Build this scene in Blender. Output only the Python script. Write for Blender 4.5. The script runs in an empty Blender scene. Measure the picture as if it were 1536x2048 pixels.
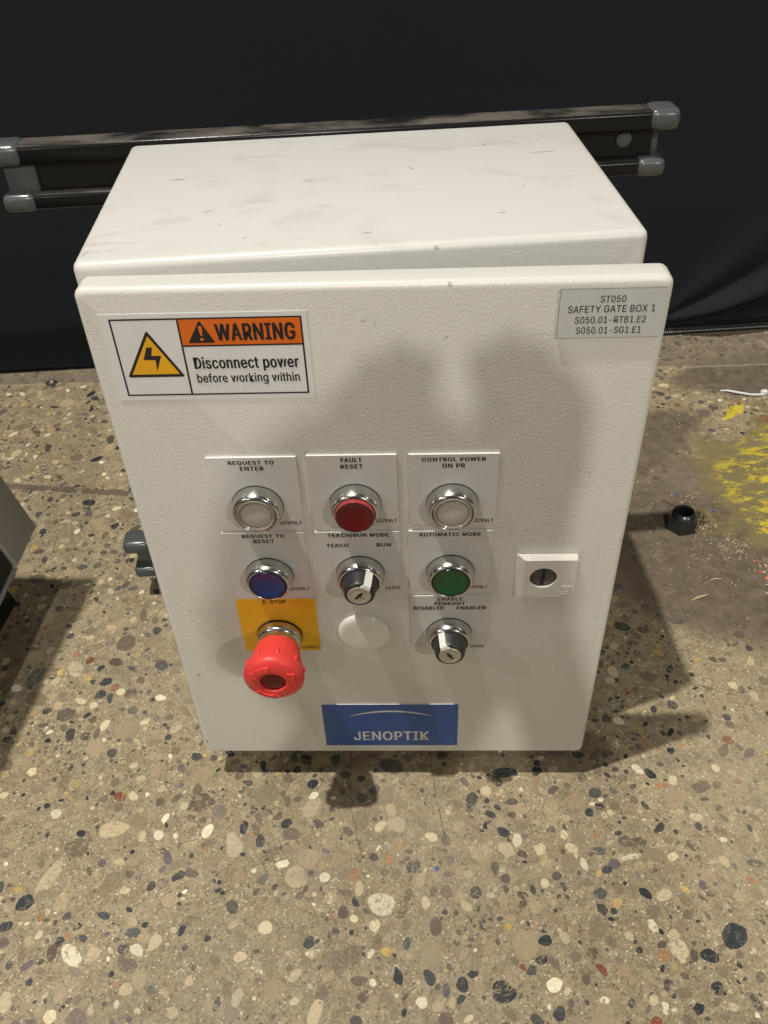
import bpy, bmesh, math, random
import numpy as np
from mathutils import Matrix, Vector, noise

random.seed(7)
RNG = np.random.default_rng(11)
SC = bpy.context.scene
COL = SC.collection

# ------------------------------------------------------------------ camera
cam_d = bpy.data.cameras.new('camera')
cam = bpy.data.objects.new('camera', cam_d)
COL.objects.link(cam)
cam_d.sensor_fit = 'HORIZONTAL'
cam_d.sensor_width = 36.0
cam_d.lens = 1719.86 / 1536 * 36.0
cam_d.clip_start = 0.02
cam_d.clip_end = 100
cam.location = (-0.00779, -0.42538, 0.62137)
cam.rotation_euler = (0.862060, 0.035199, -0.059840)
SC.camera = cam

# ------------------------------------------------------------------ world, lamps, exposure
SC.view_settings.view_transform = 'Standard'
SC.view_settings.look = 'None'
SC.view_settings.exposure = 0
SC.view_settings.gamma = 1
world = bpy.data.worlds.new('World')
SC.world = world
world.use_nodes = True
bg = world.node_tree.nodes['Background']
bg.inputs[0].default_value = (1.0, 0.96, 0.90, 1)
bg.inputs[1].default_value = 0.055


def hall_lamp(name, loc, power, size=0.16, color=(1.0, 0.955, 0.865), target=(0, 0.0, 0.2)):
    d = bpy.data.lights.new(name, 'AREA')
    d.shape = 'DISK'
    d.size = size
    d.energy = power
    d.color = color
    o = bpy.data.objects.new(name, d)
    COL.objects.link(o)
    o.location = loc
    o.rotation_euler = (Vector(target) - Vector(loc)).to_track_quat('-Z', 'Y').to_euler()
    return o


hall_lamp('high_bay_lamp', (-1.44, -0.48, 6.04), 350, 0.105)                        # straight above, a little to the left
hall_lamp('high_bay_lamp', (-0.5, -7.5, 6.1), 300, 0.17)                     # behind the photographer
hall_lamp('high_bay_lamp', (5.6, -9.0, 6.1), 215, 0.26)
hall_lamp('high_bay_lamp', (-7.0, -9.5, 6.1), 80, 0.26)
hall_lamp('high_bay_lamp', (7.0, -1.5, 6.1), 25, 0.26)
hall_lamp('high_bay_lamp', (-7.5, -2.5, 6.1), 80, 0.26)


# ------------------------------------------------------------------ helpers
def W(x, y, z):
    """survey millimetres (cabinet front top left at 0, 0, 400; floor at -37) to metres"""
    return Vector(((x - 150) / 1000, y / 1000, (z + 37) / 1000))


WORLD = {}


def link(o, parent=None, mw=None):
    COL.objects.link(o)
    mw = mw if mw is not None else Matrix.Identity(4)
    WORLD[o.name] = mw.copy()
    if parent is not None:
        o.parent = parent
        o.matrix_basis = WORLD[parent.name].inverted() @ mw
    else:
        o.matrix_basis = mw
    return o


def tag(o, label=None, cat=None, group=None, kind=None):
    if label: o['label'] = label
    if cat: o['category'] = cat
    if group: o['group'] = group
    if kind: o['kind'] = kind
    return o


def empty(name, loc):
    o = bpy.data.objects.new(name, None)
    o.empty_display_size = 0.05
    return link(o, None, Matrix.Translation(loc))


def obj(name, bm, mats, parent=None, mw=None, smooth=None):
    me = bpy.data.meshes.new(name)
    bmesh.ops.recalc_face_normals(bm, faces=bm.faces)
    bm.to_mesh(me)
    bm.free()
    if not isinstance(mats, (list, tuple)): mats = [mats]
    for m in mats: me.materials.append(m)
    if smooth is not None:
        try:
            me.shade_smooth()
            me.set_sharp_from_angle(angle=math.radians(smooth))
        except Exception:
            for p in me.polygons: p.use_smooth = True
    return link(bpy.data.objects.new(name, me), parent, mw)


def box(bm, x0, x1, y0, y1, z0, z1, mi=0):
    v = [bm.verts.new(p) for p in ((x0, y0, z0), (x1, y0, z0), (x1, y1, z0), (x0, y1, z0), (x0, y0, z1), (x1, y0, z1), (x1, y1, z1), (x0, y1, z1))]
    fs = []
    for i in ((3, 2, 1, 0), (4, 5, 6, 7), (0, 1, 5, 4), (1, 2, 6, 5), (2, 3, 7, 6), (3, 0, 4, 7)):
        f = bm.faces.new([v[j] for j in i])
        f.material_index = mi
        fs.append(f)
    return v, fs


def rbox(bm, x0, x1, y0, y1, z0, z1, r, seg=3, mi=0, axis_r=None, axis=1):
    v, fs = box(bm, x0, x1, y0, y1, z0, z1, mi)
    es = list({e for f in fs for e in f.edges})
    if axis_r:
        al = [e for e in es if abs((e.verts[0].co - e.verts[1].co)[axis]) > 1e-7]
        bmesh.ops.bevel(bm, geom=al, offset=axis_r, segments=6, profile=0.5, affect='EDGES', clamp_overlap=True)
        vs = set()
        lo, hi = (x0, y0, z0)[axis], (x1, y1, z1)[axis]
        es = [e for e in bm.edges if e.is_valid and abs(e.verts[0].co[axis] - e.verts[1].co[axis]) < 1e-7
              and (abs(e.verts[0].co[axis] - lo) < 1e-7 or abs(e.verts[0].co[axis] - hi) < 1e-7)
              and len(e.link_faces) == 2 and e.calc_face_angle(0) > 1.0]
    bmesh.ops.bevel(bm, geom=es, offset=r, segments=seg, profile=0.5, affect='EDGES', clamp_overlap=True)
    return bm


def lathe(bm, prof, n=64, mis=None, cap0=False, cap1=True, ax=None):
    """revolve (radius, height) pairs round the local -Y axis (out of the door)"""
    rings = []
    for r, h in prof:
        rings.append([bm.verts.new((r * math.cos(2 * math.pi * k / n), -h, r * math.sin(2 * math.pi * k / n))) for k in range(n)])
    for i in range(len(rings) - 1):
        for k in range(n):
            f = bm.faces.new((rings[i][k], rings[i][(k + 1) % n], rings[i + 1][(k + 1) % n], rings[i + 1][k]))
            f.material_index = mis[i] if mis else 0
    if cap1:
        f = bm.faces.new(rings[-1]); f.material_index = mis[-1] if mis else 0
    if cap0:
        bm.faces.new(rings[0][::-1])


def prism(bm, pts, h0, h1, mi=0, mi_side=None):
    """flat outline in (u, v) standing from h0 to h1 out of the door"""
    a = [bm.verts.new((p[0], -h0, p[1])) for p in pts]
    b = [bm.verts.new((p[0], -h1, p[1])) for p in pts]
    f = bm.faces.new(b); f.material_index = mi
    bm.faces.new(a[::-1]).material_index = mi
    n = len(pts)
    for k in range(n):
        f = bm.faces.new((a[k], a[(k + 1) % n], b[(k + 1) % n], b[k]))
        f.material_index = mi if mi_side is None else mi_side


def rect(u0, u1, v0, v1): return [(u0, v0), (u1, v0), (u1, v1), (u0, v1)]


FONT = None
try:   # the sans that ships with Blender
    FONT = bpy.data.fonts.load(bpy.utils.system_resource('DATAFILES', path='fonts') + '/Inter.woff2')
except Exception:
    FONT = None


def text_into(bm, body, u0, u1, v0, v1, h, mi=0, bold=0.0, thick=0.00008):
    """lettering as real thin geometry, fitted to the box u0..u1, v0..v1 (metres)"""
    cu = bpy.data.curves.new('lettering', 'FONT')
    cu.body = body
    cu.size = 1.0
    if FONT: cu.font = FONT
    cu.resolution_u = 4
    cu.fill_mode = 'FRONT'
    cu.space_character = 1.0 + bold * 2.2
    tmp = bpy.data.objects.new('lettering', cu)
    COL.objects.link(tmp)
    dg = bpy.context.evaluated_depsgraph_get()
    me = bpy.data.meshes.new_from_object(tmp.evaluated_get(dg))
    bpy.data.objects.remove(tmp)
    bpy.data.curves.remove(cu)
    n = len(me.vertices)
    co = np.empty(n * 3); me.vertices.foreach_get('co', co); co = co.reshape(-1, 3)
    lo, hi = co.min(0), co.max(0)
    du, dv = (u1 - u0), (v1 - v0)
    e = bold * dv * 1.0
    shifts = [(0, 0)] if e == 0 else [(0, 0), (-1, 0.5), (1, -0.5), (-0.5, -0.8), (0.5, 0.8)]
    for q, (sx, sy) in enumerate(shifts):
        vs = [bm.verts.new((u0 + e + (c[0] - lo[0]) / (hi[0] - lo[0]) * (du - 2 * e) + sx * e, -h - q * 0.000012, v0 + e * .6 + (c[1] - lo[1]) / (hi[1] - lo[1]) * (dv - 1.2 * e) + sy * e * .6)) for c in co]
        for p in me.polygons:
            try:
                f = bm.faces.new([vs[i] for i in p.vertices]); f.material_index = mi
            except ValueError:
                pass
    bpy.data.meshes.remove(me)


# ------------------------------------------------------------------ materials
def new_mat(name):
    m = bpy.data.materials.new(name)
    m.use_nodes = True
    nt = m.node_tree
    return m, nt, nt.nodes['Principled BSDF']


def N(nt, t, **kw):
    n = nt.nodes.new(t)
    for k, v in kw.items():
        if k.startswith('i_'):
            n.inputs[int(k[2:]) if k[2:].isdigit() else k[2:].replace('_', ' ')].default_value = v
        else:
            setattr(n, k, v)
    return n


def L(nt, a, b): nt.links.new(a, b)


def noise_tex(nt, scale, detail=3, rough=0.55, vec=None, dist=0.0):
    n = N(nt, 'ShaderNodeTexNoise')
    n.inputs['Scale'].default_value = scale
    n.inputs['Detail'].default_value = detail
    n.inputs['Roughness'].default_value = rough
    n.inputs['Distortion'].default_value = dist
    if vec is not None: L(nt, vec, n.inputs['Vector'])
    return n


def ramp(nt, fac, stops):
    r = N(nt, 'ShaderNodeValToRGB')
    el = r.color_ramp.elements
    while len(el) < len(stops): el.new(0.5)
    for e, (p, c) in zip(el, stops):
        e.position = p
        e.color = c if len(c) == 4 else (*c, 1)
    L(nt, fac, r.inputs[0])
    return r


def mix(nt, fac, a, b, mode='MIX'):
    m = N(nt, 'ShaderNodeMix', data_type='RGBA', blend_type=mode)
    for sock, v in ((m.inputs[0], fac), (m.inputs[6], a), (m.inputs[7], b)):
        if isinstance(v, (int, float)): sock.default_value = v
        elif isinstance(v, tuple): sock.default_value = v if len(v) == 4 else (*v, 1)
        else: L(nt, v, sock)
    return m.outputs[2]


def math_n(nt, op, a, b=None, c=None, clamp=False):
    m = N(nt, 'ShaderNodeMath', operation=op, use_clamp=clamp)
    for s, v in zip(m.inputs, (a, b, c)):
        if v is None: continue
        if isinstance(v, (int, float)): s.default_value = v
        else: L(nt, v, s)
    return m.outputs[0]


def smooth(nt, v, lo, hi):
    m = N(nt, 'ShaderNodeMapRange', interpolation_type='SMOOTHSTEP')
    L(nt, v, m.inputs[0])
    m.inputs[1].default_value = lo
    m.inputs[2].default_value = hi
    return m.outputs[0]


def simple(name, col, rough=0.5, metal=0.0, coat=0.0, spec=0.5, var=0.06, vscale=60, bump=0.0, bscale=400, bdist=0.0002, var_rough=0.1):
    """Principled with a little mottling, uneven gloss and fine surface grain"""
    m, nt, p = new_mat(name)
    tc = N(nt, 'ShaderNodeTexCoord')
    nz = noise_tex(nt, vscale, 4, 0.6, tc.outputs['Object'])
    lo = tuple(max(0, c * (1 - var)) for c in col)
    hi = tuple(min(1, c * (1 + var)) for c in col)
    r = ramp(nt, nz.outputs[0], [(0.3, lo), (0.7, hi)])
    L(nt, r.outputs[0], p.inputs['Base Color'])
    p.inputs['Roughness'].default_value = rough
    rr = N(nt, 'ShaderNodeMapRange')
    L(nt, nz.outputs[0], rr.inputs[0])
    rr.inputs[3].default_value = max(0.02, rough - var_rough)
    rr.inputs[4].default_value = min(1, rough + var_rough)
    L(nt, rr.outputs[0], p.inputs['Roughness'])
    p.inputs['Metallic'].default_value = metal
    p.inputs['Coat Weight'].default_value = coat
    p.inputs['Coat Roughness'].default_value = 0.08
    p.inputs['Specular IOR Level'].default_value = spec
    if bump:
        bn = noise_tex(nt, bscale, 2, 0.5, tc.outputs['Object'])
        b = N(nt, 'ShaderNodeBump')
        b.inputs['Strength'].default_value = bump
        b.inputs['Distance'].default_value = bdist
        L(nt, bn.outputs[0], b.inputs['Height'])
        L(nt, b.outputs[0], p.inputs['Normal'])
    return m


def powder_coat(name, col, bump, dirt):
    m, nt, p = new_mat(name)
    tc = N(nt, 'ShaderNodeTexCoord')
    ob = tc.outputs['Object']
    big = noise_tex(nt, 9, 4, 0.6, ob, 1.2)
    smp = N(nt, 'ShaderNodeMapping'); smp.inputs['Rotation'].default_value = (0, 0, 0.45); smp.inputs['Scale'].default_value = (1.0, 2.4, 1.0)
    L(nt, ob, smp.inputs[0])
    smear = noise_tex(nt, 15, 6, 0.66, smp.outputs[0], 0.8)
    fine = noise_tex(nt, 240, 2, 0.5, ob)
    c = ramp(nt, big.outputs[0], [(0.30, tuple(x * 0.97 for x in col)), (0.7, col)]).outputs[0]
    area = ramp(nt, big.outputs[0], [(0.48, (0, 0, 0)), (0.62, (1, 1, 1))]).outputs[0]
    sm = ramp(nt, smear.outputs[0], [(0.47, (0, 0, 0)), (0.53, (1, 1, 1))]).outputs[0]
    f = math_n(nt, 'MULTIPLY', math_n(nt, 'MULTIPLY', area, sm), dirt)
    c = mix(nt, f, c, (col[0] * 0.70, col[1] * 0.69, col[2] * 0.68))
    spots = noise_tex(nt, 130, 2, 0.4, ob)
    sp = ramp(nt, spots.outputs[0], [(0.755, (0, 0, 0)), (0.775, (1, 1, 1))]).outputs[0]
    c = mix(nt, math_n(nt, 'MULTIPLY', sp, 0.5), c, (0.18, 0.16, 0.14))
    L(nt, c, p.inputs['Base Color'])
    rr = N(nt, 'ShaderNodeMapRange')
    L(nt, smear.outputs[0], rr.inputs[0])
    rr.inputs[3].default_value = 0.24
    rr.inputs[4].default_value = 0.42
    L(nt, rr.outputs[0], p.inputs['Roughness'])
    peel = noise_tex(nt, 580, 2, 0.5, ob, 0.2)
    b = N(nt, 'ShaderNodeBump')
    b.inputs['Strength'].default_value = bump
    b.inputs['Distance'].default_value = 0.0006
    L(nt, peel.outputs[0], b.inputs['Height'])
    L(nt, b.outputs[0], p.inputs['Normal'])
    return m


CREAM = (0.74, 0.71, 0.62)
M = {}
M['body'] = powder_coat('cabinet_paint', (0.625, 0.617, 0.588), 0.20, 0.42)
M['door'] = powder_coat('door_paint', (0.645, 0.632, 0.585), 0.34, 0.14)
M['scuff'] = simple('scuff', (0.22, 0.19, 0.17), 0.7)
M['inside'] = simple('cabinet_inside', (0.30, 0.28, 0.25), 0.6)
M['gasket'] = simple('black_gasket', (0.012, 0.012, 0.012), 0.7)
M['plate'] = simple('legend_plate', (0.62, 0.61, 0.59), 0.42, var=0.04, vscale=25, bump=0.05, bscale=900)
M['name_plate'] = simple('grey_name_plate', (0.50, 0.50, 0.50), 0.42, var=0.03)
M['dark_edge'] = simple('dark_plate_edge', (0.16, 0.155, 0.15), 0.5)
M['plate_edge'] = simple('plate_edge', (0.80, 0.79, 0.76), 0.5)
M['vinyl'] = simple('white_vinyl', (0.66, 0.66, 0.655), 0.36, var=0.03)
M['ink'] = simple('black_ink', (0.012, 0.009, 0.010), 0.55, var=0.2)
M['orange'] = simple('orange_ink', (0.66, 0.13, 0.008), 0.42)
M['amber'] = simple('amber_ink', (0.72, 0.37, 0.01), 0.42)
M['yellow_plate'] = simple('yellow_plate', (0.84, 0.46, 0.008), 0.40, var=0.04)
M['blue_vinyl'] = simple('blue_vinyl', (0.026, 0.082, 0.29), 0.38, var=0.12, vscale=45)
M['silver_ink'] = simple('silver_ink', (0.62, 0.62, 0.61), 0.45)
M['chrome'] = simple('satin_chrome', (0.60, 0.59, 0.57), 0.23, 1.0, var=0.04, var_rough=0.05)
M['lens_clear'] = simple('clear_lens', (0.27, 0.245, 0.205), 0.16, coat=0.7)
M['lens_white'] = simple('white_lens', (0.52, 0.49, 0.46), 0.40, coat=0.4, var=0.05)
M['lens_red'] = simple('red_lens', (0.150, 0.001, 0.005), 0.34, coat=0.10, spec=0.35)
M['rim_red'] = simple('red_lens_rim', (0.085, 0.004, 0.010), 0.25, coat=0.3)
M['rim_blue'] = simple('blue_lens_rim', (0.004, 0.014, 0.080), 0.3, coat=0.08)
M['rim_green'] = simple('green_lens_rim', (0.003, 0.035, 0.012), 0.25, coat=0.3)
M['lens_red_side'] = simple('red_lens_side', (0.36, 0.045, 0.05), 0.18, coat=0.5)
M['lens_blue'] = simple('blue_lens', (0.004, 0.028, 0.175), 0.32, coat=0.15)
M['lens_green'] = simple('green_lens', (0.002, 0.085, 0.022), 0.32, coat=0.15)
M['estop'] = simple('red_rubber', (0.80, 0.055, 0.050), 0.42, var=0.03, bump=0.05, bscale=1500)
M['estop_lens'] = simple('dark_red_lens', (0.15, 0.004, 0.006), 0.25, coat=0.15, spec=0.3)
M['knob'] = simple('dark_grey_knob', (0.026, 0.027, 0.030), 0.38, bump=0.12, bscale=2500)
M['pointer'] = simple('white_pointer', (0.78, 0.77, 0.71), 0.35)
M['steel'] = simple('brushed_steel', (0.50, 0.47, 0.39), 0.36, 0.35)
M['black'] = simple('matt_black', (0.008, 0.008, 0.008), 0.6)
M['lock'] = simple('lock_housing', (0.60, 0.58, 0.53), 0.42, bump=0.15, bscale=900)
M['lock_core'] = simple('lock_core', (0.10, 0.095, 0.088), 0.42, 0.6)
M['plug'] = simple('white_plug', (0.74, 0.71, 0.64), 0.22, coat=0.3)
M['cap'] = simple('grey_cap', (0.075, 0.080, 0.085), 0.28, var=0.05, coat=0.1)
M['nut'] = simple('black_oxide', (0.012, 0.013, 0.015), 0.28, 0.0, coat=0.3, spec=0.7, var=0.3, vscale=300)
M['zinc'] = simple('zinc_plate', (0.70, 0.71, 0.74), 0.30, 1.0)
M['nylon'] = simple('white_nylon', (0.72, 0.72, 0.73), 0.35)
M['wood'] = simple('dry_splinter', (0.46, 0.36, 0.20), 0.75, var=0.2, vscale=800)
M['grey_box'] = simple('grey_housing', (0.24, 0.232, 0.215), 0.45, bump=0.2, bscale=500)
M['pin'] = simple('rusty_pin', (0.16, 0.11, 0.085), 0.6)
M['blue_chip'] = simple('blue_plastic', (0.06, 0.14, 0.36), 0.4)
M['red_chip'] = simple('red_plastic', (0.48, 0.11, 0.08), 0.5)
M['orange_chip'] = simple('orange_plastic', (0.52, 0.24, 0.13), 0.5)
M['yellow_chip'] = simple('yellow_flake', (0.85, 0.65, 0.03), 0.5)
M['teeth'] = simple('zip_teeth', (0.45, 0.45, 0.44), 0.4)


def rail_material():
    m, nt, p = new_mat('dusty_black_rail')
    tc = N(nt, 'ShaderNodeTexCoord')
    mp = N(nt, 'ShaderNodeMapping')
    mp.inputs['Scale'].default_value = (1.0, 2.2, 1.0)
    mp.inputs['Rotation'].default_value = (0, 0, 0.5)
    L(nt, tc.outputs['Object'], mp.inputs[0])
    d = noise_tex(nt, 17, 5, 0.62, mp.outputs[0], 0.35)
    geo = N(nt, 'ShaderNodeNewGeometry')
    sx = N(nt, 'ShaderNodeSeparateXYZ'); L(nt, geo.outputs['Normal'], sx.inputs[0])
    up = smooth(nt, sx.outputs[2], 0.75, 0.97)
    k = ramp(nt, d.outputs[0], [(0.40, (0.06, 0.06, 0.06)), (0.60, (1, 1, 1))]).outputs[0]
    f = math_n(nt, 'MULTIPLY', math_n(nt, 'MULTIPLY', k, up), 0.85)
    c = mix(nt, f, (0.010, 0.010, 0.010), (0.125, 0.11, 0.095))
    L(nt, c, p.inputs['Base Color'])
    rr = math_n(nt, 'ADD', math_n(nt, 'MULTIPLY', f, 0.5), 0.22)
    p.inputs['Specular IOR Level'].default_value = 0.22
    L(nt, rr, p.inputs['Roughness'])
    return m


M['rail'] = rail_material()


def fabric_material():
    m, nt, p = new_mat('black_fabric')
    tc = N(nt, 'ShaderNodeTexCoord')
    n1 = noise_tex(nt, 900, 2, 0.6, tc.outputs['Object'])
    n2 = noise_tex(nt, 3, 3, 0.5, tc.outputs['Object'])
    c = mix(nt, 0.5, ramp(nt, n1.outputs[0], [(0.3, (0.0038, 0.0052, 0.0080)), (0.7, (0.0100, 0.0126, 0.0176))]).outputs[0],
            ramp(nt, n2.outputs[0], [(0.3, (0.0058, 0.0078, 0.0120)), (0.7, (0.0088, 0.0108, 0.0148))]).outputs[0])
    L(nt, c, p.inputs['Base Color'])
    p.inputs['Roughness'].default_value = 0.8
    p.inputs['Specular IOR Level'].default_value = 0.2
    p.inputs['Sheen Weight'].default_value = 0.06
    p.inputs['Sheen Roughness'].default_value = 0.5
    b = N(nt, 'ShaderNodeBump')
    b.inputs['Strength'].default_value = 0.3
    b.inputs['Distance'].default_value = 0.0005
    L(nt, n1.outputs[0], b.inputs['Height'])
    L(nt, b.outputs[0], p.inputs['Normal'])
    return m


M['fabric'] = fabric_material()


# wear of the concrete: shared by the cement and the ground stones lying in it
def wear_group():
    g = bpy.data.node_groups.new('floor_wear', 'ShaderNodeTree')
    g.interface.new_socket('Color', in_out='INPUT', socket_type='NodeSocketColor')
    g.interface.new_socket('Stone', in_out='INPUT', socket_type='NodeSocketFloat')
    g.interface.new_socket('Color', in_out='OUTPUT', socket_type='NodeSocketColor')
    g.interface.new_socket('Rough', in_out='OUTPUT', socket_type='NodeSocketFloat')
    gi = g.nodes.new('NodeGroupInput')
    go = g.nodes.new('NodeGroupOutput')
    tc = N(g, 'ShaderNodeTexCoord')
    ob = tc.outputs['Object']
    warp = noise_tex(g, 14, 4, 0.6, ob)
    wv = N(g, 'ShaderNodeVectorMath', operation='MULTIPLY_ADD')
    L(g, warp.outputs['Color'], wv.inputs[0])
    wv.inputs[1].default_value = (0.09, 0.09, 0.0)
    va = N(g, 'ShaderNodeVectorMath', operation='ADD')
    L(g, ob, va.inputs[0])
    va.inputs[1].default_value = (-0.045, -0.045, 0.0)
    L(g, va.outputs[0], wv.inputs[2])
    P = wv.outputs[0]

    def ell(vec, cx, cy, rx, ry, rot=0.0):
        mp = N(g, 'ShaderNodeMapping', vector_type='TEXTURE')
        mp.inputs['Location'].default_value = (cx, cy, 0)
        mp.inputs['Rotation'].default_value = (0, 0, rot)
        mp.inputs['Scale'].default_value = (rx, ry, 1)
        L(g, vec, mp.inputs[0])
        sp = N(g, 'ShaderNodeSeparateXYZ'); L(g, mp.outputs[0], sp.inputs[0])
        a = math_n(g, 'MULTIPLY', sp.outputs[0], sp.outputs[0])
        b = math_n(g, 'MULTIPLY', sp.outputs[1], sp.outputs[1])
        return math_n(g, 'SQRT', math_n(g, 'ADD', a, b))

    sxyz = N(g, 'ShaderNodeSeparateXYZ'); L(g, ob, sxyz.inputs[0])
    X, Y = sxyz.outputs[0], sxyz.outputs[1]
    sw = N(g, 'ShaderNodeSeparateXYZ'); L(g, P, sw.inputs[0])
    XW, YW = sw.outputs[0], sw.outputs[1]
    # dirty trowelled patch on the right
    e1 = smooth(g, ell(P, 0.40, 0.22, 0.20, 0.17, 0.2), 1.05, 0.72)
    e2 = smooth(g, ell(P, 0.52, 0.53, 0.12, 0.055, 0.1), 1.1, 0.7)
    e3 = smooth(g, ell(P, 0.345, 0.40, 0.10, 0.05, 0.75), 1.1, 0.7)
    dirt = math_n(g, 'MAXIMUM', math_n(g, 'MAXIMUM', e1, e2), e3)
    n2 = noise_tex(g, 70, 5, 0.65, ob)
    dirtc = ramp(g, n2.outputs[0], [(0.25, (0.070, 0.052, 0.034)), (0.6, (0.140, 0.110, 0.078)), (0.8, (0.185, 0.15, 0.108))]).outputs[0]
    c = mix(g, math_n(g, 'MULTIPLY', dirt, 0.90), gi.outputs[0], dirtc)
    # greyer strip along the curtain
    lin = math_n(g, 'ADD', Y, math_n(g, 'MULTIPLY', X, 0.065))
    n3 = noise_tex(g, 50, 3, 0.6, ob)
    lin2 = math_n(g, 'ADD', lin, math_n(g, 'MULTIPLY', math_n(g, 'SUBTRACT', n3.outputs[0], 0.5), 0.012))
    strip = smooth(g, lin2, 0.588, 0.592)
    c = mix(g, math_n(g, 'MULTIPLY', strip, 0.62), c, (0.165, 0.135, 0.105))
    edge = math_n(g, 'SUBTRACT', 1.0, smooth(g, math_n(g, 'ABSOLUTE', math_n(g, 'SUBTRACT', lin2, 0.588)), 0.0005, 0.0035))
    c = mix(g, math_n(g, 'MULTIPLY', edge, 0.45), c, (0.40, 0.34, 0.24))
    # saw-cut joint full of grit, left of the cabinet
    lj = math_n(g, 'ADD', Y, math_n(g, 'MULTIPLY', X, 0.20))
    nj = noise_tex(g, 60, 4, 0.7, ob)
    dj = math_n(g, 'ABSOLUTE', math_n(g, 'ADD', math_n(g, 'SUBTRACT', lj, 0.3065), math_n(g, 'MULTIPLY', math_n(g, 'SUBTRACT', nj.outputs[0], 0.5), 0.010)))
    left = smooth(g, X, 0.02, -0.06)
    jm = math_n(g, 'MULTIPLY', math_n(g, 'SUBTRACT', 1.0, smooth(g, dj, 0.0035, 0.0065)), left)
    c = mix(g, math_n(g, 'MULTIPLY', jm, 0.75), c, (0.085, 0.07, 0.055))
    # hairline cracks
    ncr = noise_tex(g, 11, 3, 0.6, ob)
    crk = math_n(g, 'ABSOLUTE', math_n(g, 'ADD', math_n(g, 'ADD', math_n(g, 'MULTIPLY', X, 0.97), math_n(g, 'MULTIPLY', Y, 0.03)),
                 math_n(g, 'MULTIPLY', math_n(g, 'SUBTRACT', ncr.outputs[0], 0.5), 0.02)))
    ck = math_n(g, 'MULTIPLY', math_n(g, 'SUBTRACT', 1.0, smooth(g, math_n(g, 'ABSOLUTE', math_n(g, 'SUBTRACT', crk, 0.033)), 0.0002, 0.0007)), smooth(g, Y, -0.12, -0.08))
    c = mix(g, math_n(g, 'MULTIPLY', ck, 0.6), c, (0.05, 0.04, 0.03))
    # grey rubber streaks and soft dirt
    mp = N(g, 'ShaderNodeMapping'); mp.inputs['Rotation'].default_value = (0, 0, 0.5); mp.inputs['Scale'].default_value = (3.0, 16.0, 1)
    L(g, ob, mp.inputs[0])
    st = noise_tex(g, 1.6, 4, 0.6, mp.outputs[0])
    stk = math_n(g, 'MULTIPLY', ramp(g, st.outputs[0], [(0.60, (0, 0, 0)), (0.72, (1, 1, 1))]).outputs[0], n2.outputs[0])
    c = mix(g, math_n(g, 'MULTIPLY', stk, 0.75), c, (0.13, 0.115, 0.11))
    pale = noise_tex(g, 5, 4, 0.55, ob)
    c = mix(g, math_n(g, 'MULTIPLY', ramp(g, pale.outputs[0], [(0.52, (0, 0, 0)), (0.75, (1, 1, 1))]).outputs[0], 0.35), c, (0.40, 0.34, 0.245))
    # scraped yellow marking paint
    ynz = noise_tex(g, 16, 5, 0.7, ob, 0.6)
    ye = smooth(g, math_n(g, 'ADD', ell(P, 0.485, 0.31, 0.115, 0.155, -0.5), math_n(g, 'MULTIPLY', math_n(g, 'SUBTRACT', ynz.outputs[0], 0.5), 1.5)), 1.0, 0.8)
    fmp = N(g, 'ShaderNodeMapping'); fmp.inputs['Rotation'].default_value = (0, 0, -0.6); fmp.inputs['Scale'].default_value = (1.0, 2.3, 1.0)
    L(g, ob, fmp.inputs[0])
    flake = noise_tex(g, 30, 8, 0.80, fmp.outputs[0], 0.4)
    fl = ramp(g, flake.outputs[0], [(0.495, (0, 0, 0)), (0.55, (1, 1, 1))]).outputs[0]
    core = smooth(g, ell(P, 0.505, 0.29, 0.112, 0.135, -0.5), 1.05, 0.85)
    c = mix(g, math_n(g, 'MULTIPLY', ye, 0.8), c, mix(g, n2.outputs[0], (0.13, 0.105, 0.05), (0.27, 0.225, 0.085)))
    ysm = math_n(g, 'MULTIPLY', smooth(g, ell(P, 0.462, 0.455, 0.030, 0.009, 0.65), 1.15, 0.75), ramp(g, flake.outputs[0], [(0.40, (0, 0, 0)), (0.46, (1, 1, 1))]).outputs[0])
    yf = math_n(g, 'MAXIMUM', math_n(g, 'MULTIPLY', core, fl), ysm)
    ycol = mix(g, n2.outputs[0], (0.55, 0.42, 0.03), (0.80, 0.63, 0.02))
    c = mix(g, math_n(g, 'MULTIPLY', yf, 0.72), c, ycol)
    L(g, c, go.inputs[0])
    ro = math_n(g, 'ADD', math_n(g, 'MULTIPLY', n2.outputs[0], 0.25), 0.38)
    ro = math_n(g, 'ADD', ro, math_n(g, 'MULTIPLY', dirt, 0.15))
    L(g, ro, go.inputs[1])
    return g


WEAR = wear_group()


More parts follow.
